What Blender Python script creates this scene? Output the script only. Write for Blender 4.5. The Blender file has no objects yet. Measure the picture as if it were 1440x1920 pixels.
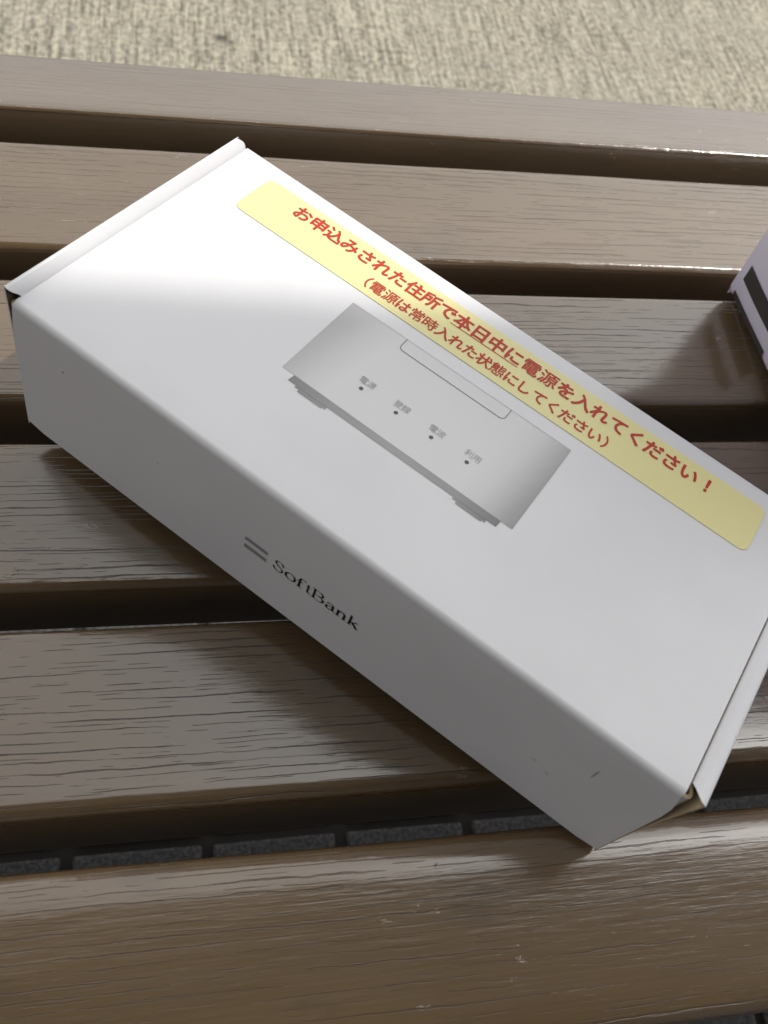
import bpy, bmesh, math, random
from mathutils import Vector, Matrix

random.seed(7)
scene = bpy.context.scene
C = scene.collection

# ------------------------------------------------------------------ camera
SEAT = 0.43                       # height of the seat reference plane above the ground
R_CW = Matrix(((0.9797100474, -0.1183747519, 0.1617270573),
               (-0.0185051508, -0.8569209546, -0.5151155568),
               (0.1995639806, 0.5016711030, -0.8417246118)))   # world -> camera (x right, y down, z ahead)
cam_d = bpy.data.cameras.new('camera')
cam = bpy.data.objects.new('camera', cam_d)
C.objects.link(cam)
F_PX = 1702.14
cam_d.sensor_fit = 'HORIZONTAL'
cam_d.sensor_width = 36.0
cam_d.lens = 36.0 * F_PX / 1440.0
cam_d.clip_start = 0.01
cam_d.clip_end = 500.0
rot = (Matrix(((1, 0, 0), (0, -1, 0), (0, 0, -1))) @ R_CW).transposed()
cam.matrix_world = Matrix.Translation((0.0683, -0.2366, 0.321 + SEAT)) @ rot.to_4x4()
cam_d.dof.use_dof = True
cam_d.dof.focus_distance = 0.37
cam_d.dof.aperture_fstop = 21.0
scene.camera = cam

# ------------------------------------------------------------------ light
SUN = Vector((0.555, 0.012, 0.832)).normalized()
world = bpy.data.worlds.new('World')
scene.world = world
world.use_nodes = True
wn = world.node_tree
sky = wn.nodes.new('ShaderNodeTexSky')
sky.sky_type = 'NISHITA'
sky.sun_disc = False
sky.sun_elevation = math.asin(SUN.z)
sky.sun_rotation = math.atan2(SUN.x, SUN.y)
sky.altitude = 0.0
sky.air_density = 8.0
sky.dust_density = 3.0
sky.ozone_density = 1.0
bg = wn.nodes['Background']
bg.inputs['Strength'].default_value = 0.15
hazy = wn.nodes.new('ShaderNodeHueSaturation')          # thin bright haze: a paler sky
hazy.inputs['Saturation'].default_value = 0.03
wn.links.new(sky.outputs['Color'], hazy.inputs['Color'])
wn.links.new(hazy.outputs['Color'], bg.inputs['Color'])

sun_d = bpy.data.lights.new('sun', 'SUN')
sun_d.energy = 2.0
sun_d.angle = math.radians(0.53)
sun_d.color = (1.0, 0.955, 0.88)
sun = bpy.data.objects.new('sun', sun_d)
sun.rotation_euler = (-SUN).to_track_quat('-Z', 'Y').to_euler()
sun.location = SUN * 20
C.objects.link(sun)

vs = scene.view_settings
vs.view_transform = 'Standard'
vs.look = 'None'
vs.exposure = 0.30
vs.gamma = 1.0
vs.use_curve_mapping = False

# ------------------------------------------------------------------ helpers
class NT:
    """tiny node-graph writer"""
    def __init__(self, name):
        self.m = bpy.data.materials.new(name)
        self.m.use_nodes = True
        self.t = self.m.node_tree
        self.b = self.t.nodes['Principled BSDF']
        self.coord = self.t.nodes.new('ShaderNodeTexCoord')

    def n(self, kind, **kw):
        x = self.t.nodes.new(kind)
        for k, v in kw.items():
            setattr(x, k, v)
        return x

    def put(self, sock, v):
        if isinstance(v, bpy.types.NodeSocket):
            self.t.links.new(v, sock)
        else:
            sock.default_value = v

    def math(self, op, a, b=0.0, c=None, clamp=False):
        x = self.n('ShaderNodeMath', operation=op, use_clamp=clamp)
        self.put(x.inputs[0], a)
        self.put(x.inputs[1], b)
        if c is not None:
            self.put(x.inputs[2], c)
        return x.outputs[0]

    def vec(self, op, a, b):
        x = self.n('ShaderNodeVectorMath', operation=op)
        self.put(x.inputs[0], a)
        self.put(x.inputs[1], b)
        return x.outputs[0]

    def step(self, v, lo, hi, a=0.0, b=1.0):
        x = self.n('ShaderNodeMapRange', interpolation_type='SMOOTHSTEP')
        self.put(x.inputs[0], v)
        for i, q in zip((1, 2, 3, 4), (lo, hi, a, b)):
            x.inputs[i].default_value = q
        return x.outputs[0]

    def noise(self, v, scale=1.0, detail=2.0, rough=0.5, dist=0.0):
        x = self.n('ShaderNodeTexNoise')
        self.put(x.inputs['Vector'], v)
        x.inputs['Scale'].default_value = scale
        x.inputs['Detail'].default_value = detail
        x.inputs['Roughness'].default_value = rough
        x.inputs['Distortion'].default_value = dist
        return x.outputs['Fac']

    def mix(self, f, a, b):
        x = self.n('ShaderNodeMix', data_type='RGBA')
        self.put(x.inputs[0], f)
        self.put(x.inputs[6], a)
        self.put(x.inputs[7], b)
        return x.outputs[2]

    def bump(self, h, strength, dist, normal=None):
        x = self.n('ShaderNodeBump')
        self.put(x.inputs['Height'], h)
        x.inputs['Strength'].default_value = strength
        x.inputs['Distance'].default_value = dist
        if normal is not None:
            self.put(x.inputs['Normal'], normal)
        return x.outputs['Normal']

    def out(self, **kw):
        names = dict(color='Base Color', rough='Roughness', normal='Normal', spec='Specular IOR Level',
                     metal='Metallic', coat='Coat Weight', coat_rough='Coat Roughness', ior='IOR',
                     coat_normal='Coat Normal', coat_ior='Coat IOR', trans='Transmission Weight')
        for k, v in kw.items():
            self.put(self.b.inputs[names[k]], v)
        return self.m


def rgb(r, g, b):
    return (r, g, b, 1.0)


def plain(name, col, rough=0.5, spec=0.5, grain=0.04, gscale=400):
    t = NT(name)
    f = t.noise(t.coord.outputs['Object'], gscale, 3)
    d = tuple(c * (1 - grain) for c in col)
    e = tuple(min(1, c * (1 + grain)) for c in col)
    return t.out(color=t.mix(f, rgb(*d), rgb(*e)), rough=rough, spec=spec)


def mesh_obj(name, verts, faces, mat, parent=None, smooth=False):
    me = bpy.data.meshes.new(name)
    me.from_pydata(verts, [], faces)
    bm = bmesh.new()
    bm.from_mesh(me)
    bmesh.ops.recalc_face_normals(bm, faces=bm.faces)
    bm.to_mesh(me)
    bm.free()
    if smooth:
        for p in me.polygons:
            p.use_smooth = True
    if mat:
        me.materials.append(mat)
    o = bpy.data.objects.new(name, me)
    C.objects.link(o)
    if parent:
        o.parent = parent
    return o


def bm_obj(name, bm, mat, parent=None, smooth=False):
    me = bpy.data.meshes.new(name)
    bm.to_mesh(me)
    bm.free()
    if smooth:
        for p in me.polygons:
            p.use_smooth = True
    for m in (mat if isinstance(mat, (list, tuple)) else [mat]):
        me.materials.append(m)
    o = bpy.data.objects.new(name, me)
    C.objects.link(o)
    if parent:
        o.parent = parent
    return o


def add_box(bm, lo, hi, bevel=0.0):
    v = [bm.verts.new((x, y, z)) for x in (lo[0], hi[0]) for y in (lo[1], hi[1]) for z in (lo[2], hi[2])]
    fs = [bm.faces.new([v[i] for i in q]) for q in
          ((0, 1, 3, 2), (4, 6, 7, 5), (0, 4, 5, 1), (2, 3, 7, 6), (0, 2, 6, 4), (1, 5, 7, 3))]
    bmesh.ops.recalc_face_normals(bm, faces=fs)
    if bevel:
        es = list({e for f in fs for e in f.edges})
        bmesh.ops.bevel(bm, geom=es, offset=bevel, segments=2, affect='EDGES', profile=0.6)


def box_obj(name, lo, hi, mat, parent=None, bevel=0.0):
    bm = bmesh.new()
    add_box(bm, lo, hi, bevel)
    return bm_obj(name, bm, mat, parent)


def empty(name, loc=(0, 0, 0)):
    o = bpy.data.objects.new(name, None)
    o.empty_display_size = 0.05
    o.location = loc
    C.objects.link(o)
    return o


def tag(o, label=None, cat=None, group=None, kind=None):
    if label:
        o['label'] = label
    if cat:
        o['category'] = cat
    if group:
        o['group'] = group
    if kind:
        o['kind'] = kind
    return o


def sheet(name, grid, thick, mats, parent, rim=1, back=1, smooth=True):
    """a folded sheet of card: grid[i][j] of points, given a thickness to one side; rim and back may be raw card"""
    bm = bmesh.new()
    n, m = len(grid), len(grid[0])
    V = [[bm.verts.new(p) for p in row] for row in grid]
    # point normals
    N = [[None] * m for _ in range(n)]
    for i in range(n):
        for j in range(m):
            a = Vector(grid[min(i + 1, n - 1)][j]) - Vector(grid[max(i - 1, 0)][j])
            b = Vector(grid[i][min(j + 1, m - 1)]) - Vector(grid[i][max(j - 1, 0)])
            N[i][j] = a.cross(b).normalized()
    U = [[bm.verts.new(Vector(grid[i][j]) + N[i][j] * thick) for j in range(m)] for i in range(n)]
    for i in range(n - 1):
        for j in range(m - 1):
            f = bm.faces.new((V[i][j], V[i][j + 1], V[i + 1][j + 1], V[i + 1][j]))
            f.smooth = smooth
            g = bm.faces.new((U[i][j], U[i + 1][j], U[i + 1][j + 1], U[i][j + 1]))
            g.smooth = smooth
            g.material_index = back
    def strip(a, b):
        for k in range(len(a) - 1):
            f = bm.faces.new((a[k], b[k], b[k + 1], a[k + 1]))
            f.material_index = rim
    strip(V[0], U[0]); strip(U[-1], V[-1])
    strip([r[0] for r in U], [r[0] for r in V]); strip([r[-1] for r in V], [r[-1] for r in U])
    for e in bm.edges:
        mi = {f.material_index for f in e.link_faces}
        ang = e.calc_face_angle(0) if len(e.link_faces) == 2 else 0
        if len(mi) > 1 or ang > 0.9:
            e.smooth = False
    bmesh.ops.recalc_face_normals(bm, faces=bm.faces)
    return bm_obj(name, bm, mats, parent)


# ------------------------------------------------------------------ materials
def slat_paint():
    t = NT('brown_gloss_paint')
    info = t.n('ShaderNodeObjectInfo')
    rnd = t.math('MULTIPLY', info.outputs['Random'], 37.0)
    off = t.n('ShaderNodeCombineXYZ')
    for i in range(3):
        t.put(off.inputs[i], rnd)
    p = t.coord.outputs['Object']
    q = t.vec('ADD', p, off.outputs[0])
    # long cracks along the grain: wavering parallel lines, each broken into runs of its own
    sx = t.n('ShaderNodeSeparateXYZ')
    t.put(sx.inputs[0], q)
    def cracks(freq, warp, wlo, whi, runs, cut, seed):
        big = t.noise(t.vec('MULTIPLY', q, (5.0, 38.0, 10.0)), 1.0, 2)
        fine = t.noise(t.vec('MULTIPLY', q, (70.0, 160.0, 10.0)), 1.0, 3)
        ph = t.math('ADD', t.math('MULTIPLY', sx.outputs[1], freq), t.math('MULTIPLY', big, warp))
        ph = t.math('ADD', ph, t.math('MULTIPLY', fine, 0.55))
        ph = t.math('ADD', ph, seed)
        cell = t.math('FLOOR', ph)
        d = t.math('ABSOLUTE', t.math('SUBTRACT', t.math('FRACT', ph), 0.5))
        rv = t.n('ShaderNodeCombineXYZ')
        t.put(rv.inputs[0], t.math('MULTIPLY', sx.outputs[0], runs))
        t.put(rv.inputs[1], t.math('MULTIPLY', cell, 7.31))
        run = t.noise(rv.outputs[0], 1.0, 2.5, 0.6)
        w = t.step(run, cut, cut + 0.16, 0.0, 1.0)
        ragged = t.noise(t.vec('MULTIPLY', q, (260.0, 900.0, 10.0)), 1.0, 2)
        d = t.math('ADD', d, t.math('MULTIPLY', t.math('SUBTRACT', ragged, 0.5), 0.05))
        a = t.math('SUBTRACT', 1.0, t.math('DIVIDE', d, t.math('ADD', t.math('MULTIPLY', w, whi), wlo)), clamp=True)
        return t.math('MULTIPLY', t.step(a, 0.0, 0.7), t.step(w, 0.02, 0.25))
    crack1 = cracks(270.0, 1.8, 0.012, 0.060, 12.0, 0.46, 0.0)
    crack2 = t.math('MULTIPLY', cracks(520.0, 4.0, 0.03, 0.08, 40.0, 0.52, 3.7), 0.6)
    up = t.n('ShaderNodeSeparateXYZ')
    t.put(up.inputs[0], t.coord.outputs['Normal'])
    flat = t.step(up.outputs['Z'], 0.6, 0.95)
    amt = t.n('ShaderNodeAttribute', attribute_type='OBJECT', attribute_name='crack_amount')
    crack = t.math('MULTIPLY', t.math('MULTIPLY', t.math('MAXIMUM', crack1, crack2), flat), amt.outputs['Fac'])
    # colour
    cloud = t.noise(t.vec('MULTIPLY', q, (5.0, 26.0, 26.0)), 1.0, 4)
    base = t.mix(t.step(cloud, 0.3, 0.7), rgb(0.128, 0.085, 0.046), rgb(0.158, 0.106, 0.058))
    streak = t.noise(t.vec('MULTIPLY', q, (9.0, 900.0, 900.0)), 1.0, 2)
    base = t.mix(t.math('MULTIPLY', t.step(streak, 0.35, 0.75), 0.25), base, rgb(0.108, 0.070, 0.037))
    tone = t.n('ShaderNodeAttribute', attribute_type='OBJECT', attribute_name='paint_tone')
    hsv = t.n('ShaderNodeHueSaturation')
    t.put(hsv.inputs['Color'], base)
    t.put(hsv.inputs['Value'], tone.outputs['Fac'])
    base = hsv.outputs[0]
    sc = t.noise(t.vec('MULTIPLY', q, (70.0, 130.0, 130.0)), 1.0, 5, 0.65)
    scuff = t.math('MULTIPLY', t.step(sc, 0.655, 0.70), t.step(t.noise(q, 13.0, 1), 0.52, 0.62))
    base = t.mix(t.math('MULTIPLY', scuff, 0.55), base, rgb(0.27, 0.22, 0.16))
    grime = t.math('MULTIPLY', t.step(t.noise(t.vec('MULTIPLY', q, (18.0, 45.0, 45.0)), 1.0, 4, 0.6), 0.58, 0.72), 0.35)
    base = t.mix(grime, base, rgb(0.07, 0.052, 0.035))
    col = t.mix(t.math('MULTIPLY', crack, 0.85), base, rgb(0.022, 0.016, 0.011))
    # relief: brush marks, orange peel, grit under the paint
    brush = t.noise(t.vec('MULTIPLY', q, (45.0, 700.0, 700.0)), 1.0, 3, 0.6)
    peel = t.noise(q, 330.0, 2, 0.5)
    wav = t.noise(t.vec('MULTIPLY', q, (14.0, 90.0, 90.0)), 1.0, 2)
    grit = t.step(t.noise(q, 1100.0, 2, 0.5), 0.58, 0.75)
    h = t.math('ADD', t.math('MULTIPLY', brush, 0.26), t.math('MULTIPLY', peel, 0.10))
    h = t.math('ADD', h, t.math('MULTIPLY', wav, 0.6))
    h = t.math('ADD', h, t.math('MULTIPLY', grit, 0.02))
    h = t.math('SUBTRACT', h, t.math('MULTIPLY', crack, 2.2))
    h = t.math('ADD', h, t.math('MULTIPLY', scuff, 0.5))
    rim = t.math('MULTIPLY', t.step(up.outputs['Z'], 0.25, 0.5), t.step(up.outputs['Z'], 0.9, 0.99, 1.0, 0.0))
    lump = t.noise(t.vec('MULTIPLY', q, (170.0, 120.0, 120.0)), 1.0, 3, 0.6)
    h = t.math('ADD', h, t.math('MULTIPLY', t.math('MULTIPLY', rim, lump), 1.6))
    nm = t.bump(h, 1.0, 0.00022)
    rough = t.math('ADD', t.math('MULTIPLY', t.noise(t.vec('MULTIPLY', q, (20.0, 120.0, 120.0)), 1.0, 3), 0.12), 0.11)
    rough = t.math('ADD', rough, t.math('MULTIPLY', crack, 0.4))
    # sides set duller than the top to subdue their grazing reflections
    rough = t.math('ADD', rough, t.math('MULTIPLY', t.math('SUBTRACT', 1.0, t.step(up.outputs['Z'], 0.02, 0.35)), 0.35))
    gloss = t.step(up.outputs['Z'], 0.02, 0.35, 0.08, 0.9)
    return t.out(color=col, rough=rough, normal=nm, spec=0.8, ior=1.55, coat=gloss, coat_rough=0.16, coat_ior=1.62, coat_normal=nm)


def card_white():
    t = NT('white_coated_card')
    p = t.coord.outputs['Object']
    fib = t.noise(p, 900.0, 3, 0.6)
    sm = t.noise(p, 16.0, 3, 0.6)
    col = t.mix(t.step(sm, 0.35, 0.75), rgb(0.780, 0.783, 0.812), rgb(0.745, 0.747, 0.775))
    # a dark speck and a short scuff low on the long side
    s = t.n('ShaderNodeSeparateXYZ')
    t.put(s.inputs[0], p)
    def spot(cu, cv, ch, ru, rh, tilt=0.0):
        du = t.math('SUBTRACT', s.outputs[0], cu)
        dh = t.math('SUBTRACT', t.math('SUBTRACT', s.outputs[2], ch), t.math('MULTIPLY', du, tilt))
        e = t.math('ADD', t.math('POWER', t.math('ABSOLUTE', t.math('DIVIDE', du, ru)), 2.0),
                   t.math('POWER', t.math('ABSOLUTE', t.math('DIVIDE', dh, rh)), 2.0))
        front = t.step(s.outputs[1], 0.001, 0.002, 1.0, 0.0)
        return t.math('MULTIPLY', t.step(e, 0.5, 1.3, 1.0, 0.0), front)
    a = spot(0.0238, 0, 0.0542, 0.00035, 0.0006)
    b = t.math('MULTIPLY', spot(0.2553, 0, 0.0498, 0.00042, 0.0042, 0.0), t.step(t.noise(p, 1500, 2), 0.4, 0.6, 0.2, 0.8))
    c = t.math('MULTIPLY', spot(0.0689, 0, 0.0419, 0.0003, 0.0004), 0.7)
    d = t.math('MULTIPLY', spot(0.243, 0, 0.0300, 0.0060, 0.0012, -0.5), t.step(t.noise(p, 300, 3), 0.45, 0.7, 0.0, 0.3))
    k = t.math('MAXIMUM', t.math('MAXIMUM', a, b), t.math('MAXIMUM', c, d))
    col = t.mix(k, col, rgb(0.05, 0.045, 0.04))
    big = t.noise(p, 22.0, 2, 0.5)
    nm = t.bump(t.math('ADD', t.math('MULTIPLY', fib, 0.12), t.math('MULTIPLY', big, 4.0)), 0.7, 0.0002)
    return t.out(color=col, rough=0.34, normal=nm, spec=0.45)


def kraft():
    t = NT('raw_brown_card')
    f = t.noise(t.vec('MULTIPLY', t.coord.outputs['Object'], (300.0, 300.0, 1400.0)), 1.0, 3)
    return t.out(color=t.mix(f, rgb(0.42, 0.33, 0.20), rgb(0.60, 0.50, 0.33)), rough=0.85, spec=0.2)


def concrete():
    t = NT('broomed_concrete')
    p = t.coord.outputs['Object']
    broom = t.noise(t.vec('MULTIPLY', p, (170.0, 9.0, 1.0)), 1.0, 3, 0.6)
    fine = t.noise(t.vec('MULTIPLY', p, (420.0, 40.0, 1.0)), 1.0, 2, 0.6)
    mott = t.noise(t.vec('MULTIPLY', p, (1.0, 0.8, 1.0)), 130.0, 5, 0.7)
    patch = t.noise(p, 5.0, 3)
    fl = t.noise(p, 60.0, 4, 0.7)
    v = t.math('ADD', t.math('MULTIPLY', broom, 0.50), t.math('MULTIPLY', mott, 0.75))
    v = t.math('ADD', v, t.math('MULTIPLY', fine, 0.35))
    col = t.mix(t.step(v, 0.60, 1.00), rgb(0.105, 0.095, 0.074), rgb(0.47, 0.437, 0.345))
    col = t.mix(t.math('MULTIPLY', t.step(fl, 0.60, 0.75), 0.45), col, rgb(0.13, 0.115, 0.09))
    col = t.mix(t.math('MULTIPLY', t.step(patch, 0.4, 0.7), 0.25), col, rgb(0.30, 0.285, 0.24))
    sp = t.n('ShaderNodeVectorMath', operation='DISTANCE')
    t.put(sp.inputs[0], p)
    sp.inputs[1].default_value = (0.110, 0.975, 0.0)
    ragged = t.math('ADD', sp.outputs['Value'], t.math('MULTIPLY', t.noise(p, 90.0, 3), 0.012))
    col = t.mix(t.step(ragged, 0.009, 0.020, 0.85, 0.0), col, rgb(0.045, 0.038, 0.034))
    nm = t.bump(v, 0.7, 0.0025)
    return t.out(color=col, rough=0.9, normal=nm, spec=0.25)


def paver_mat():
    t = NT('grey_granite_paver')
    p = t.coord.outputs['Object']
    sp = t.noise(p, 260.0, 3, 0.7)
    bl = t.noise(p, 30.0, 2)
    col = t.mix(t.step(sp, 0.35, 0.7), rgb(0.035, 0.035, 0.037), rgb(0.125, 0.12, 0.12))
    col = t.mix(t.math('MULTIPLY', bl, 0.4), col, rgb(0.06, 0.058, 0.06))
    return t.out(color=col, rough=0.8, normal=t.bump(sp, 0.5, 0.001), spec=0.3)


M_SLAT = slat_paint()
M_CARD = card_white()
M_KRAFT = kraft()
M_RAW_SHADE = plain('shade_darkened_raw_card', (0.20, 0.15, 0.095), 0.85, 0.2, 0.12, 300)  # raw card coloured darker for the shade behind a flap
M_CONC = concrete()
M_PAVE = paver_mat()
def paved_mat():
    t = NT('grey_paving_with_joints')
    p = t.coord.outputs['Object']
    s = t.n('ShaderNodeSeparateXYZ')
    t.put(s.inputs[0], p)
    def line(ax, off):
        d = t.math('ABSOLUTE', t.math('SUBTRACT', t.math('FRACT', t.math('DIVIDE', t.math('ADD', s.outputs[ax], off), 0.105)), 0.5))
        return t.step(d, 0.445, 0.46)
    j = t.math('MAXIMUM', line(0, 0.035 + 0.105 * 1.0), line(1, 0.1875 + 0.105 * 20.0))
    sp = t.noise(p, 260.0, 3, 0.7)
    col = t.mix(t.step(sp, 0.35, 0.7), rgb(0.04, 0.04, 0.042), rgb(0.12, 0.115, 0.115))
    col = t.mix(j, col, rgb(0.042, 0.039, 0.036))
    return t.out(color=col, rough=0.9, normal=t.bump(j, 0.6, -0.004), spec=0.2)
M_SAND = paved_mat()
M_YEL = plain('yellow_sticker_paper', (0.84, 0.78, 0.39), 0.32, 0.45, 0.02, 900)
M_RED = plain('red_print', (0.53, 0.036, 0.015), 0.45, 0.35, 0.03, 900)
M_BLACK = plain('black_print', (0.016, 0.014, 0.016), 0.45, 0.35, 0.1, 900)
M_BAR = plain('grey_print', (0.31, 0.275, 0.31), 0.4, 0.4, 0.04, 900)
M_LINE = plain('dark_line_print', (0.10, 0.10, 0.11), 0.45, 0.35, 0.05, 900)
M_PALE = plain('pale_line_print', (0.60, 0.60, 0.62), 0.45, 0.35, 0.03, 900)
M_LABEL = plain('light_grey_print', (0.41, 0.41, 0.43), 0.45, 0.35, 0.03, 900)
M_BAG = plain('white_bag_paper', (0.74, 0.71, 0.84), 0.55, 0.35, 0.02, 120)
M_BAGBAR = plain('charcoal_bag_print', (0.055, 0.05, 0.05), 0.5, 0.35, 0.06, 120)
M_STEEL = plain('black_steel', (0.03, 0.03, 0.032), 0.4, 0.5, 0.1, 80)
M_ROOF = plain('unseen_canopy_dark', (0.10, 0.10, 0.105), 0.6, 0.4, 0.1, 20)
M_POST = plain('unseen_trim_grey', (0.16, 0.16, 0.16), 0.45, 0.5, 0.05, 60)
M_WALL = plain('unseen_wall_grey', (0.125, 0.125, 0.135), 0.7, 0.4, 0.15, 14)

# ------------------------------------------------------------------ ground
bm = bmesh.new()
v = [bm.verts.new(q) for q in ((-120, 0.62, 0), (120, 0.62, 0), (120, 160, 0), (-120, 160, 0))]
bm.faces.new(v)
ground = tag(bm_obj('concrete_pavement', bm, M_CONC), 'pale beige concrete pavement with broom lines behind the bench', kind='structure')
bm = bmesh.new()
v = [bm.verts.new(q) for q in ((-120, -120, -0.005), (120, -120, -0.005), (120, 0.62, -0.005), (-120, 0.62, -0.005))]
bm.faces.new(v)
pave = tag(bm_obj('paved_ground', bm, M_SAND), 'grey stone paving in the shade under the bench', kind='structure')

PITCH, JOINT = 0.105, 0.009
def paver_mesh():
    b = bmesh.new()
    add_box(b, (-(PITCH - JOINT) / 2, -(PITCH - JOINT) / 2, -0.012), ((PITCH - JOINT) / 2, (PITCH - JOINT) / 2, 0.0), 0.003)
    me = bpy.data.meshes.new('paving_stone')
    b.to_mesh(me)
    b.free()
    me.materials.append(M_PAVE)
    return me
pm = paver_mesh()
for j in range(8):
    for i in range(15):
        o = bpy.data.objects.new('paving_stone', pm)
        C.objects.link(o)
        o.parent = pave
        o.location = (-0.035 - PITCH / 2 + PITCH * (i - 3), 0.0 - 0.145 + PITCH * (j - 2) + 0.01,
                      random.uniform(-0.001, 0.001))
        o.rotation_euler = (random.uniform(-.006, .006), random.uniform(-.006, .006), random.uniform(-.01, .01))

# an added wall and a guessed canopy over the seat: both out of frame, they shade the near half
wall = empty('added_wall', (0.5, -2.6, 0))
tag(wall, 'dark wall, unseen, added to darken the near side', 'added_wall')
box_obj('wall', (-3, -0.25, 0), (9, 0, 3.3), M_WALL, wall)
box_obj('plinth', (-3, 0.0, 0), (9, 0.04, 0.3), M_POST, wall)
CAN_Z = 2.75
can = empty('shade_canopy', (0.5, -1.2, 0))
tag(can, 'unseen flat cover on grey posts, guessed from the shade over the near half', 'shade_canopy')
edge = 0.007 + (CAN_Z - SEAT) * SUN.y / SUN.z + 1.2 + 0.004
box_obj('roof', (-2.6, -1.39, CAN_Z + 0.003), (2.0, edge - 0.022, CAN_Z + 0.10), M_ROOF, can)  # unseen; its ends are placed to let skylight onto the box
box_obj('fascia', (-2.6, edge - 0.02, CAN_Z), (2.0, edge, CAN_Z + 0.16), M_POST, can)
for x in (-2.3, 1.75):
    box_obj('post', (x - 0.05, edge - 0.20, 0), (x + 0.05, edge - 0.10, CAN_Z), M_POST, can, 0.006)

# ------------------------------------------------------------------ bench
bench = empty('bench', (0.3, 0.04, 0))
tag(bench, 'brown gloss painted slatted wooden bench with cracked paint', 'bench')
X0, X1 = -0.62, 1.12

def slat(yb, yf, zb, zf, rb, rf, thick=0.048, crack=1.0, tone=1.0):
    """cross-section with rounded top edges, drawn along X; origin at the slat's middle"""
    cy, cz = (yb + yf) / 2, (zb + zf) / 2
    w = (yb - yf) / 2
    tilt = math.atan2(zb - zf, yb - yf)
    pts = []
    for k in range(7):                                   # front top edge
        a = math.pi - k / 6 * math.pi / 2
        pts.append((-w + rf + rf * math.cos(a), -rf + rf * math.sin(a)))
    for k in range(1, 8):
        pts.append((-w + rf + (2 * w - rf - rb) * k / 8, 0.0))
    for k in range(7):
        a = math.pi / 2 - k / 6 * math.pi / 2
        pts.append((w - rb + rb * math.cos(a), -rb + rb * math.sin(a)))
    r = 0.004
    for k in range(4):
        a = -k / 3 * math.pi / 2
        pts.append((w - r + r * math.cos(a), -thick + r + r * math.sin(a)))
    for k in range(4):
        a = -math.pi / 2 - k / 3 * math.pi / 2
        pts.append((-w + r + r * math.cos(a), -thick + r + r * math.sin(a)))
    nx = 60
    bm = bmesh.new()
    rows = []
    ph = [random.uniform(0, 6) for _ in range(6)]
    for i in range(nx + 1):
        x = X0 + (X1 - X0) * i / nx
        wob = 0.00035 * math.sin(x * 9 + ph[0]) + 0.00025 * math.sin(x * 23 + ph[1])
        wob2 = 0.0003 * math.sin(x * 7 + ph[2]) + 0.00025 * math.sin(x * 31 + ph[3])
        row = []
        for y, z in pts:
            s = y / w
            yy = y + (wob2 if s > 0 else wob) * abs(s)
            row.append(bm.verts.new((x - (X0 + X1) / 2, yy * math.cos(tilt) - z * math.sin(tilt), yy * math.sin(tilt) + z * math.cos(tilt))))
        rows.append(row)
    n = len(pts)
    for i in range(nx):
        for j in range(n):
            f = bm.faces.new((rows[i][j], rows[i][(j + 1) % n], rows[i + 1][(j + 1) % n], rows[i + 1][j]))
            f.smooth = True
    bm.faces.new(rows[0])
    bm.faces.new(rows[-1])
    bmesh.ops.recalc_face_normals(bm, faces=bm.faces)
    o = bm_obj('slat', bm, M_SLAT, bench)
    o['crack_amount'] = crack
    o['paint_tone'] = tone
    o.location = Vector(((X0 + X1) / 2, cy, SEAT + cz)) - Vector(bench.location)
    return o

#      back y   front y   back z   front z  radii
slat(0.2600, 0.2005, -0.0050, 0.0035, 0.005, 0.0026, crack=0.12, tone=0.80)
slat(0.1835, 0.1090, -0.0030, -0.0050, 0.004, 0.0045, crack=0.38, tone=0.95)
slat(0.0905, 0.0215, -0.0065, -0.0110, 0.004, 0.0050)
slat(0.0010, -0.0685, -0.0125, -0.0180, 0.004, 0.0055, tone=1.05)
slat(-0.0818, -0.1560, -0.0205, -0.0180, 0.005, 0.0060)
slat(-0.1730, -0.2435, -0.0145, -0.0175, 0.0095, 0.0080, crack=0.42, tone=1.2)
for x in (-0.45, 0.95):
    box_obj('crossbar', (x - 0.025 - 0.3, -0.245 - 0.04, SEAT - 0.105), (x + 0.025 - 0.3, 0.262 - 0.04, SEAT - 0.066), M_STEEL, bench, 0.003)
    for y in (-0.20, 0.22):
        box_obj('leg', (x - 0.02 - 0.3, y - 0.02 - 0.04, 0.001), (x + 0.02 - 0.3, y + 0.02 - 0.04, SEAT - 0.106), M_STEEL, bench, 0.003)

# ------------------------------------------------------------------ white box
L, W, H = 0.27905, 0.13, 0.07266
BOX = Matrix(((0.74732744, 0.66145445, 0.06308481),
              (-0.66277458, 0.74881896, 0.0),
              (-0.04723910, -0.04181101, 0.99800816)))
box = bpy.data.objects.new('cardboard_box', None)
box.empty_display_size = 0.05
C.objects.link(box)
box.matrix_world = Matrix.Translation((0, 0, SEAT)) @ BOX.to_4x4()
tag(box, 'white cardboard mailer box with a yellow sticker lying across the bench', 'box')
bpy.context.view_layer.update()

CARD = [M_CARD, M_KRAFT]
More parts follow.
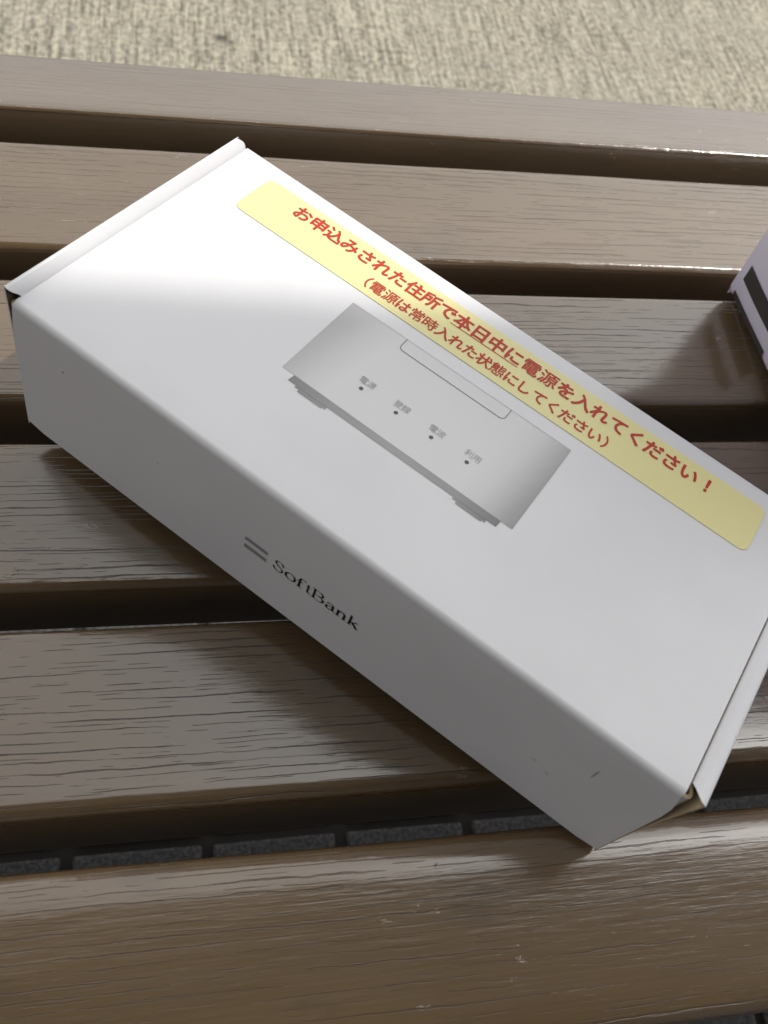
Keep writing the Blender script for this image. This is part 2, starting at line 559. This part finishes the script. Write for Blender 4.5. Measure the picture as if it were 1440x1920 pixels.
# lid: front side, rounded fold and top in one piece of card
r = 0.0027
prof = [(0.0002, 0.0012)]
for k in range(1, 8):
    prof.append((0.0, 0.0012 + (H - r - 0.0012) * k / 8))
for k in range(9):
    a = math.pi - k / 8 * math.pi / 2
    prof.append((r + r * math.cos(a), H - r + r * math.sin(a)))
for k in range(1, 12):
    prof.append((r + (W - 0.0012 - r) * k / 12, H))
for k in range(5):
    a = math.pi / 2 - k / 4 * math.pi / 2
    prof.append((W - 0.0012 + 0.0012 * math.cos(a), H - 0.0012 + 0.0012 * math.sin(a)))
for k in range(1, 6):
    prof.append((W, H - 0.0012 - (H - 0.003) * k / 5))
prof = prof[::-1]
grid = []
NU = 36
for i in range(NU + 1):
    row = []
    for (pv, ph_) in prof:
        s = min(1.0, max(0.0, (ph_ - (H - 0.014)) / 0.012))
        if pv > W - 0.002:
            s = 1.0
        ua = 0.0002 + 0.0014 * s
        ub = L - 0.0002 - 0.0026 * s
        u = ua + (ub - ua) * i / NU
        hh = ph_
        if ph_ < 0.0015 and pv < 0.001:                    # softened bottom corners
            d = min(u - ua, ub - u)
            hh += max(0.0, 0.0030 - d) * 0.6
        if pv < 0.001 and ph_ < H - 0.01:                    # the long side bows very slightly
            pv = pv - 0.0005 * math.sin(math.pi * u / L) * math.sin(math.pi * ph_ / H)
        row.append((u, pv, hh))
    grid.append(row)
lid = sheet('lid', grid, 0.0015, CARD, box)
# tray inside: bottom, back and the two end walls
bm = bmesh.new()
add_box(bm, (0.003, 0.003, 0.0), (L - 0.003, W - 0.0022, 0.0016))
add_box(bm, (0.0021, 0.0035, 0.0017), (0.0034, W - 0.003, H - 0.010))
add_box(bm, (L - 0.0034, 0.0035, 0.0017), (L - 0.0021, W - 0.003, H - 0.010))
bm_obj('tray', bm, M_KRAFT, box)

# end panels that rise above the lid, fold over and tuck down into a groove
def flap(prof_uh, v_in_front, v_in_back, rows=24, peak=None):
    g = []
    np_ = len(prof_uh)
    for i in range(rows + 1):
        f = i / rows
        row = []
        for k, (u, h) in enumerate(prof_uh):
            s = 0.0 if k <= peak else (k - peak) / (np_ - 1 - peak)
            s2 = s * s * (3 - 2 * s)
            a = 0.0004 + v_in_front * s2
            b = v_in_back - 0.0030 * max(0.0, 1 - abs(k - peak) / 2.5) ** 1.3
            row.append((u, a + (b - a) * f, h))
        g.append(row)
    return g

left = [(-0.0003, 0.0008), (-0.0004, H * 0.3), (-0.0006, H * 0.6), (-0.0010, H * 0.9),
        (-0.0016, H + 0.0052), (-0.0012, H + 0.0055), (-0.0004, H + 0.0046), (0.0004, H + 0.0036), (0.0011, H + 0.0027),
        (0.0016, H + 0.0018), (0.00185, H + 0.0008), (0.0018, H - 0.0008), (0.0014, H - 0.0030)]
sheet('side_flap', flap(left, 0.0046, 0.1275, peak=5), 0.0006, [M_CARD, M_RAW_SHADE], box, rim=0)
right = [(L + 0.0003, 0.0008), (L + 0.0004, H * 0.3), (L + 0.0006, H * 0.45), (L + 0.0016, H * 0.7), (L + 0.0028, H * 0.9),
         (L + 0.0037, H + 0.0015), (L + 0.0034, H + 0.0018), (L + 0.0022, H + 0.0018), (L + 0.0010, H + 0.0018),
         (L - 0.0002, H + 0.0016), (L - 0.0013, H + 0.0010), (L - 0.0020, H + 0.0000), (L - 0.0023, H - 0.0012), (L - 0.0023, H - 0.0034)]
sheet('side_flap', [row[::-1] for row in flap(right, 0.0062, 0.1275, peak=6)], 0.0006, CARD, box)

# curled raw card showing in the open front corners
def tab(path, h0, h1):
    g = []
    for k in range(5):
        h = h0 + (h1 - h0) * k / 4
        g.append([(u, v, h) for u, v in path])
    return sheet('corner_tab', g, 0.0012, [M_CARD, M_KRAFT], box)
tab([(L - 0.012, 0.0022), (L - 0.005, 0.0016), (L - 0.0032, 0.0008), (L - 0.0016, 0.0006), (L - 0.0004, 0.0014), (L - 0.0002, 0.0030), (L - 0.0010, 0.0048), (L - 0.0014, 0.0080)], 0.040, H - 0.0014)
tab([(0.0016, 0.0080), (0.0010, 0.0048), (0.0001, 0.0030), (0.0002, 0.0012), (0.0010, 0.0005), (0.0022, 0.0008), (0.0034, 0.0018), (0.0060, 0.0024)], 0.040, H - 0.0012)
box_obj('corrugated_edge', (0.0016, 0.0026, H - 0.018), (0.0028, 0.0058, H - 0.0006), M_KRAFT, box, 0.0003)

# ---- print and sticker
def flat(name, poly, h, mat, parent, plane='top'):
    vs_ = [(x, y, h) if plane == 'top' else (x, -h, y) for x, y in poly]
    return mesh_obj(name, vs_, [list(range(len(vs_)))], mat, parent)

def round_rect(x0, y0, x1, y1, r, n=6):
    p = []
    for cx, cy, a0 in ((x1 - r, y1 - r, 0), (x0 + r, y1 - r, 90), (x0 + r, y0 + r, 180), (x1 - r, y0 + r, 270)):
        for k in range(n + 1):
            a = math.radians(a0 + 90 * k / n)
            p.append((cx + r * math.cos(a), cy + r * math.sin(a)))
    return p

def polyline(pts, w):
    """closed outline quads of an open line of width w, as list of (verts, faces)"""
    V, Fs = [], []
    for i, p in enumerate(pts):
        a = Vector(pts[max(0, i - 1)]); b = Vector(pts[min(len(pts) - 1, i + 1)])
        d = (b - a).normalized()
        n = Vector((-d.y, d.x)) * w / 2
        V += [tuple(Vector(p) + n), tuple(Vector(p) - n)]
        if i:
            k = 2 * i
            Fs.append((k - 2, k - 1, k + 1, k))
    return V, Fs

MM = 0.001
sticker = mesh_obj('sticker', *(lambda p: ([(x, y, 0.00012) for x, y in p] + [(x, y, 0.0) for x, y in p],
                   [list(range(len(p)))] + [[i, (i + 1) % len(p), len(p) + (i + 1) % len(p), len(p) + i] for i in range(len(p))]))(
                   round_rect(0.0203, 0.0973, 0.2596, 0.1216, 0.0036)), M_YEL, box)
sticker.location = (0, 0, H + 0.00012)

font = bpy.data.fonts.load('<builtin>')
def text_mesh(name, body, size, mat, parent, bold=0.0, pitch=None, squeeze=1.0):
    """flat lettering, one glyph per cell of the given pitch, centred on (0,0) of its first cell"""
    bm = bmesh.new()
    for i, ch in enumerate(body):
        cu = bpy.data.curves.new('glyph', 'FONT')
        cu.font = font
        cu.body = ch
        cu.size = size
        cu.resolution_u = 4
        cu.fill_mode = 'FRONT'
        tmp = bpy.data.objects.new('glyph', cu)
        C.objects.link(tmp)
        dg = bpy.context.evaluated_depsgraph_get()
        me = bpy.data.meshes.new_from_object(tmp.evaluated_get(dg))
        xs = [v.co.x for v in me.vertices]
        adv = size
        if not xs:
            continue
        mid = (min(xs) + max(xs)) / 2
        nudge = {'（': 0.26, '）': -0.26}.get(ch, 0.0) * size
        shift = nudge + pitch * i - (mid if mid is not None else 0.5 * GLYPH_EM * size)
        me.transform(Matrix.Translation((shift, -BASE_UP * size, 0)))
        bd = bold * (0.55 if ch in '電源態常時' else 1.0)     # crowded characters stay open
        offs = [(0.0, 0.0)] + ([(bd * math.cos(q * math.pi / 4), bd * math.sin(q * math.pi / 4)) for q in range(8)] if bold else [])
        for q, (ox, oy) in enumerate(offs):                 # a heavier face: nudged copies, each a hair higher
            me.transform(Matrix.Translation((ox, oy, 0.000006)))
            bm.from_mesh(me)
            me.transform(Matrix.Translation((-ox, -oy, 0)))
        C.objects.unlink(tmp)
        bpy.data.objects.remove(tmp)
        bpy.data.curves.remove(cu)
        bpy.data.meshes.remove(me)
    o = bm_obj(name, bm, mat, parent)
    return o

GLYPH_EM, BASE_UP = 1.0, 0.38
T = 'お申込みされた住所で本日中に電源を入れてください！'
o = text_mesh('red_lettering', T, 0.0083, M_RED, sticker, 0.00024, 0.00805)
o.location = (0.0427, 0.1148, 0.0002)
T2 = '（電源は常時入れた状態にしてください）'
o = text_mesh('red_lettering', T2, 0.0067, M_RED, sticker, 0.00015, 0.00641)
o.location = (0.0817, 0.1037, 0.0002)
o = flat('underline', [(0.1190, 0.11030), (0.1510, 0.11030), (0.1510, 0.11075), (0.1190, 0.11075)], 0.0002, M_RED, sticker)

# printed picture of the device on the lid
def device_mat():
    t = NT('printed_grey_gradient')
    s = t.n('ShaderNodeSeparateXYZ')
    t.put(s.inputs[0], t.coord.outputs['Object'])
    sk = t.math('ADD', s.outputs[0], t.math('MULTIPLY', t.math('SUBTRACT', s.outputs[1], 0.068), -0.12))
    cr = t.n('ShaderNodeValToRGB')
    t.put(cr.inputs[0], t.math('DIVIDE', t.math('SUBTRACT', sk, 0.083), 0.107))
    e = cr.color_ramp.elements
    stops = [(0.0, 0.46), (0.07, 0.55), (0.14, 0.67), (0.22, 0.755), (0.5, 0.77), (0.76, 0.765), (0.84, 0.70), (0.91, 0.53), (0.96, 0.38), (1.0, 0.31)]
    while len(e) < len(stops):
        e.new(0.5)
    for el, (q, g) in zip(e, stops):
        el.position = q
        el.color = (g, g, g * 1.02, 1)
    up = t.step(s.outputs[1], 0.060, 0.092, 0.0, 0.06)
    col = t.mix(up, cr.outputs[0], rgb(0.30, 0.30, 0.31))
    dith = t.noise(t.coord.outputs['Object'], 2600.0, 1)
    col = t.mix(t.math('MULTIPLY', dith, 0.10), col, rgb(0.45, 0.45, 0.46))
    return t.out(color=col, rough=0.36, spec=0.45)
def foot_mat():
    t = NT('printed_grey_base')
    s = t.n('ShaderNodeSeparateXYZ')
    t.put(s.inputs[0], t.coord.outputs['Object'])
    cr = t.n('ShaderNodeValToRGB')
    t.put(cr.inputs[0], t.math('DIVIDE', t.math('SUBTRACT', s.outputs[0], 0.0905), 0.092))
    e = cr.color_ramp.elements
    stops = [(0.0, 0.24), (0.2, 0.33), (0.5, 0.38), (0.8, 0.33), (1.0, 0.20)]
    while len(e) < len(stops):
        e.new(0.5)
    for el, (q, g) in zip(e, stops):
        el.position = q
        el.color = (g, g, g * 1.03, 1)
    return t.out(color=cr.outputs[0], rough=0.38, spec=0.45)
M_DEV, M_FOOT = device_mat(), foot_mat()
picture = flat('printed_picture', [(0.0859, 0.0451), (0.1867, 0.0449), (0.1869, 0.0907), (0.0856, 0.0902)], H + 0.00010, M_DEV, box)
flat('printed_base', [(0.0911, 0.0417), (0.1817, 0.0417), (0.1820, 0.0450), (0.0915, 0.0450)], H + 0.00010, M_FOOT, picture)
for x0, x1 in ((0.0948, 0.1088), (0.1638, 0.1778)):
    flat('printed_foot', [(x0 + 0.0018, 0.0398), (x1 - 0.0014, 0.0398), (x1 - 0.0014, 0.0404), (x1, 0.0404), (x1, 0.0416), (x0, 0.0416), (x0, 0.0408), (x0 + 0.0018, 0.0408)], H + 0.00010, M_FOOT, picture)
door = [(0.1117, 0.0904), (0.1117, 0.0860)]
for k in range(6):
    a = math.radians(180 + 90 * k / 5)
    door.append((0.1137 + 0.0020 * math.cos(a), 0.0860 + 0.0020 * math.sin(a)))
for k in range(6):
    a = math.radians(270 + 90 * k / 5)
    door.append((0.1581 + 0.0020 * math.cos(a), 0.0860 + 0.0020 * math.sin(a)))
door.append((0.1601, 0.0904))
Vd, Fd = polyline(door, 0.00028)
mesh_obj('printed_outline', [(x, y, H + 0.00020) for x, y in Vd], Fd, M_LINE, picture)
Vd, Fd = polyline([(0.0860, 0.0902), (0.1866, 0.0906)], 0.00022)
mesh_obj('printed_outline', [(x, y, H + 0.00018) for x, y in Vd], Fd, M_PALE, picture)
for k, name in enumerate(('電源', '登録', '電波', '利用')):
    u = 0.1126 + 0.0157 * k
    flat('printed_lamp', [(u + 0.00085 * math.cos(q * math.pi / 8), 0.0576 + 0.00085 * math.sin(q * math.pi / 8)) for q in range(16)], H + 0.00020, M_LINE, picture)
    o = text_mesh('grey_lettering', name, 0.0036, M_LABEL, picture, 0.0, 0.0034)
    o.location = (u - 0.0014, 0.0616, H + 0.00020)

# mark and name on the long side (cut as flat letters)
BOW = 0.00062
for y0, y1, d in ((0.0357, 0.0377, 0.0), (0.0306, 0.0328, 0.0)):
    flat('printed_bar', [(0.1105 + d, y0), (0.1208 + d, y0), (0.1208 + d, y1), (0.1105 + d, y1)], BOW, M_BAR, box, 'front')

def bez(p0, p1, p2, p3, n=8):
    out = []
    for k in range(n + 1):
        t = k / n
        out.append(tuple((1 - t) ** 3 * a + 3 * (1 - t) ** 2 * t * b + 3 * (1 - t) * t * t * c + t ** 3 * d
                         for a, b, c, d in zip(p0, p1, p2, p3)))
    return out

def pen(path, thin, thick, fixed=None):
    """a broad stroke: thick where it runs upright, thin where it runs level (a book serif)"""
    V, Fs = [], []
    for i, p in enumerate(path):
        a = Vector(path[max(0, i - 1)]); b = Vector(path[min(len(path) - 1, i + 1)])
        d = (b - a).normalized()
        w = fixed if fixed else thin + (thick - thin) * abs(d.y) ** 1.6
        n = Vector((-d.y, d.x)) * w / 2
        V += [tuple(Vector(p) + n), tuple(Vector(p) - n)]
        if i:
            k = 2 * i
            Fs.append((k - 2, k - 1, k + 1, k))
    return V, Fs

def letter(ch):
    """strokes in cap-height units (cap 1.0, x-height 0.66)"""
    th, tn = 0.125, 0.04
    S = []
    P = lambda path, a=tn, b=th, f=None: S.append(pen(path, a, b, f))
    sf = lambda x, y, w=0.20: P([(x - w / 2, y), (x + w / 2, y)], f=0.04)
    if ch == 'S':
        P(bez((0.60, 0.72), (0.60, 0.98), (0.40, 1.0), (0.33, 1.0)) + bez((0.33, 1.0), (0.10, 1.0), (0.02, 0.68), (0.33, 0.53))[1:] +
          bez((0.33, 0.53), (0.74, 0.36), (0.66, 0.0), (0.32, 0.0))[1:] + bez((0.32, 0.0), (0.20, 0.0), (0.04, 0.06), (0.03, 0.30))[1:], tn, 0.12)
        return S, 0.72
    if ch == 'o':
        q = [(0.33 + 0.30 * math.cos(k * math.pi / 12), 0.33 + 0.33 * math.sin(k * math.pi / 12)) for k in range(25)]
        P(q, 0.04, 0.14)
        return S, 0.70
    if ch == 'f':
        P([(0.17, 0.02), (0.17, 0.72)] + bez((0.17, 0.74), (0.17, 1.0), (0.34, 1.05), (0.50, 0.90))[1:], tn, th)
        P([(0.02, 0.62), (0.36, 0.62)], f=0.05); sf(0.19, 0.02, 0.32)
        return S, 0.46
    if ch == 't':
        P([(0.18, 0.88), (0.18, 0.18)] + bez((0.18, 0.16), (0.18, -0.02), (0.32, -0.02), (0.40, 0.10))[1:], tn, th)
        P([(0.02, 0.62), (0.38, 0.62)], f=0.05)
        return S, 0.44
    if ch == 'B':
        P([(0.17, 0.02), (0.17, 0.98)], f=0.12); sf(0.14, 0.02, 0.26); sf(0.14, 0.98, 0.26)
        P([(0.17, 0.98), (0.40, 0.98)] + bez((0.40, 0.98), (0.76, 0.98), (0.76, 0.53), (0.42, 0.53))[1:] + [(0.17, 0.53)], 0.035, 0.12)
        P([(0.42, 0.52)] + bez((0.42, 0.52), (0.86, 0.52), (0.86, 0.02), (0.42, 0.02))[1:] + [(0.17, 0.02)], 0.035, 0.13)
        return S, 0.86
    if ch == 'a':
        P(bez((0.08, 0.50), (0.14, 0.70), (0.46, 0.72), (0.46, 0.46)) + [(0.46, 0.12)] + bez((0.46, 0.10), (0.47, 0.0), (0.54, 0.0), (0.60, 0.06))[1:], tn, 0.13)
        P(bez((0.46, 0.40), (0.26, 0.38), (0.04, 0.34), (0.06, 0.14)) + bez((0.06, 0.14), (0.10, -0.06), (0.36, -0.02), (0.46, 0.16))[1:], 0.05, 0.12)
        return S, 0.64
    if ch == 'n':
        P([(0.16, 0.02), (0.16, 0.64)], f=0.14); sf(0.12, 0.63, 0.16); sf(0.16, 0.02, 0.28)
        P(bez((0.18, 0.46), (0.26, 0.70), (0.58, 0.74), (0.58, 0.42)) + [(0.58, 0.02)], 0.05, 0.14); sf(0.58, 0.02, 0.26)
        return S, 0.78
    if ch == 'k':
        P([(0.16, 0.02), (0.16, 1.0)], f=0.14); sf(0.12, 0.99, 0.16); sf(0.16, 0.02, 0.28)
        P([(0.20, 0.30), (0.56, 0.62)], f=0.055); P([(0.32, 0.38), (0.64, 0.02)], f=0.13); sf(0.56, 0.63, 0.22); sf(0.64, 0.02, 0.24)
        return S, 0.80

boxes = {0: (0.1240, 0.1290), 1: (0.1295, 0.1344), 2: (0.1346, 0.1381), 3: (0.1387, 0.1412), 4: (0.1413, 0.1476),
         5: (0.1479, 0.1524), 6: (0.1524, 0.1576), 7: (0.1577, 0.1631)}
CAP = 0.0067
for i, ch in enumerate('SoftBank'):
    strokes, adv = letter(ch)
    x0, x1 = boxes[i]
    sx = (x1 - x0) / adv
    V, Fs = [], []
    for k, (sv, sfc) in enumerate(strokes):
        b = len(V)
        V += [(x0 + x * sx, -BOW - 0.00003 * k, 0.0307 + y * CAP) for x, y in sv]
        Fs += [tuple(b + q for q in fc) for fc in sfc]
    mesh_obj('black_letter', V, Fs, M_BLACK, box)

# ------------------------------------------------------------------ white bag at the right edge
bag = empty('carrier_bag', (0.3533, 0.0936, SEAT - 0.0048))
yaw = math.atan2(0.0021, 0.0632)
bag.rotation_euler = (0, 0, yaw)
tag(bag, 'white carrier bag printed with two dark grey bars standing at the right edge', 'bag')
BW, BD, BH = 0.24, 0.10, 0.268
def bulge(y, z):
    return -0.0022 * math.sin(math.pi * min(1, max(0, -y / BW))) * math.sin(math.pi * min(1, z / BH)) - 0.0012 * math.sin(-y * 60) * math.sin(z * 40)
def ty(y, z):                                     # unseen free side leans in towards the top, leaving the lid more skylight
    return y * (1 - 0.62 * z / BH)
def foot_in(z):
    return 0.004 * max(0.0, 1 - z / 0.006) ** 2
g = []
ys = [-BW * k / 30 for k in range(31)]
zs = [0, 0.0015, 0.003, 0.006] + [0.006 + (BH - 0.006) * k / 24 for k in range(1, 25)]
for z in zs:
    g.append([(bulge(y, z) + foot_in(z), ty(y, z), z) for y in ys])
sheet('front_panel', [row[::-1] for row in g], 0.0004, [M_BAG, M_BAG], bag)
g = []
for z in zs:
    g.append([(BD + 0.004 * math.sin(math.pi * -y / BW) * math.sin(math.pi * z / BH) - foot_in(z), ty(y, z), z) for y in ys])
sheet('back_panel', g, 0.0004, [M_BAG, M_BAG], bag)
for y, sgn in ((0.0, 1), (-BW, -1)):
    g = []
    for z in zs:
        row = []
        for k in range(13):
            x = 0.0005 + (BD - 0.001) * k / 12
            f = 1 - abs(2 * k / 12 - 1)
            row.append((x, ty(y, z) - sgn * (0.0005 + 0.016 * f * (z / BH) ** 1.5) - sgn * 0.0, z))
        g.append(row if sgn > 0 else row[::-1])
    sheet('gusset', g, 0.0004, [M_BAG, M_BAG], bag)
box_obj('bottom', (0.004, -BW + 0.002, 0.0003), (BD - 0.004, -0.002, 0.0008), M_BAG, bag)
def on_face(y0, y1, z0, z1, name, mat):
    V, Fs = [], []
    ny, nz = 16, 6
    for i in range(ny + 1):
        for j in range(nz + 1):
            y = y0 + (y1 - y0) * i / ny
            z = z0 + (z1 - z0) * j / nz
            V.append((bulge(y, z) + foot_in(z) - 0.0009, y, z))
    for i in range(ny):
        for j in range(nz):
            a = i * (nz + 1) + j
            Fs.append((a, a + 1, a + nz + 2, a + nz + 1))
    return mesh_obj(name, V, Fs, mat, bag, True)
on_face(-0.0056, -0.0490, 0.0004, 0.0073, 'printed_bar', M_BAGBAR)
on_face(-0.0064, -0.0490, 0.0160, 0.0256, 'printed_bar', M_BAGBAR)
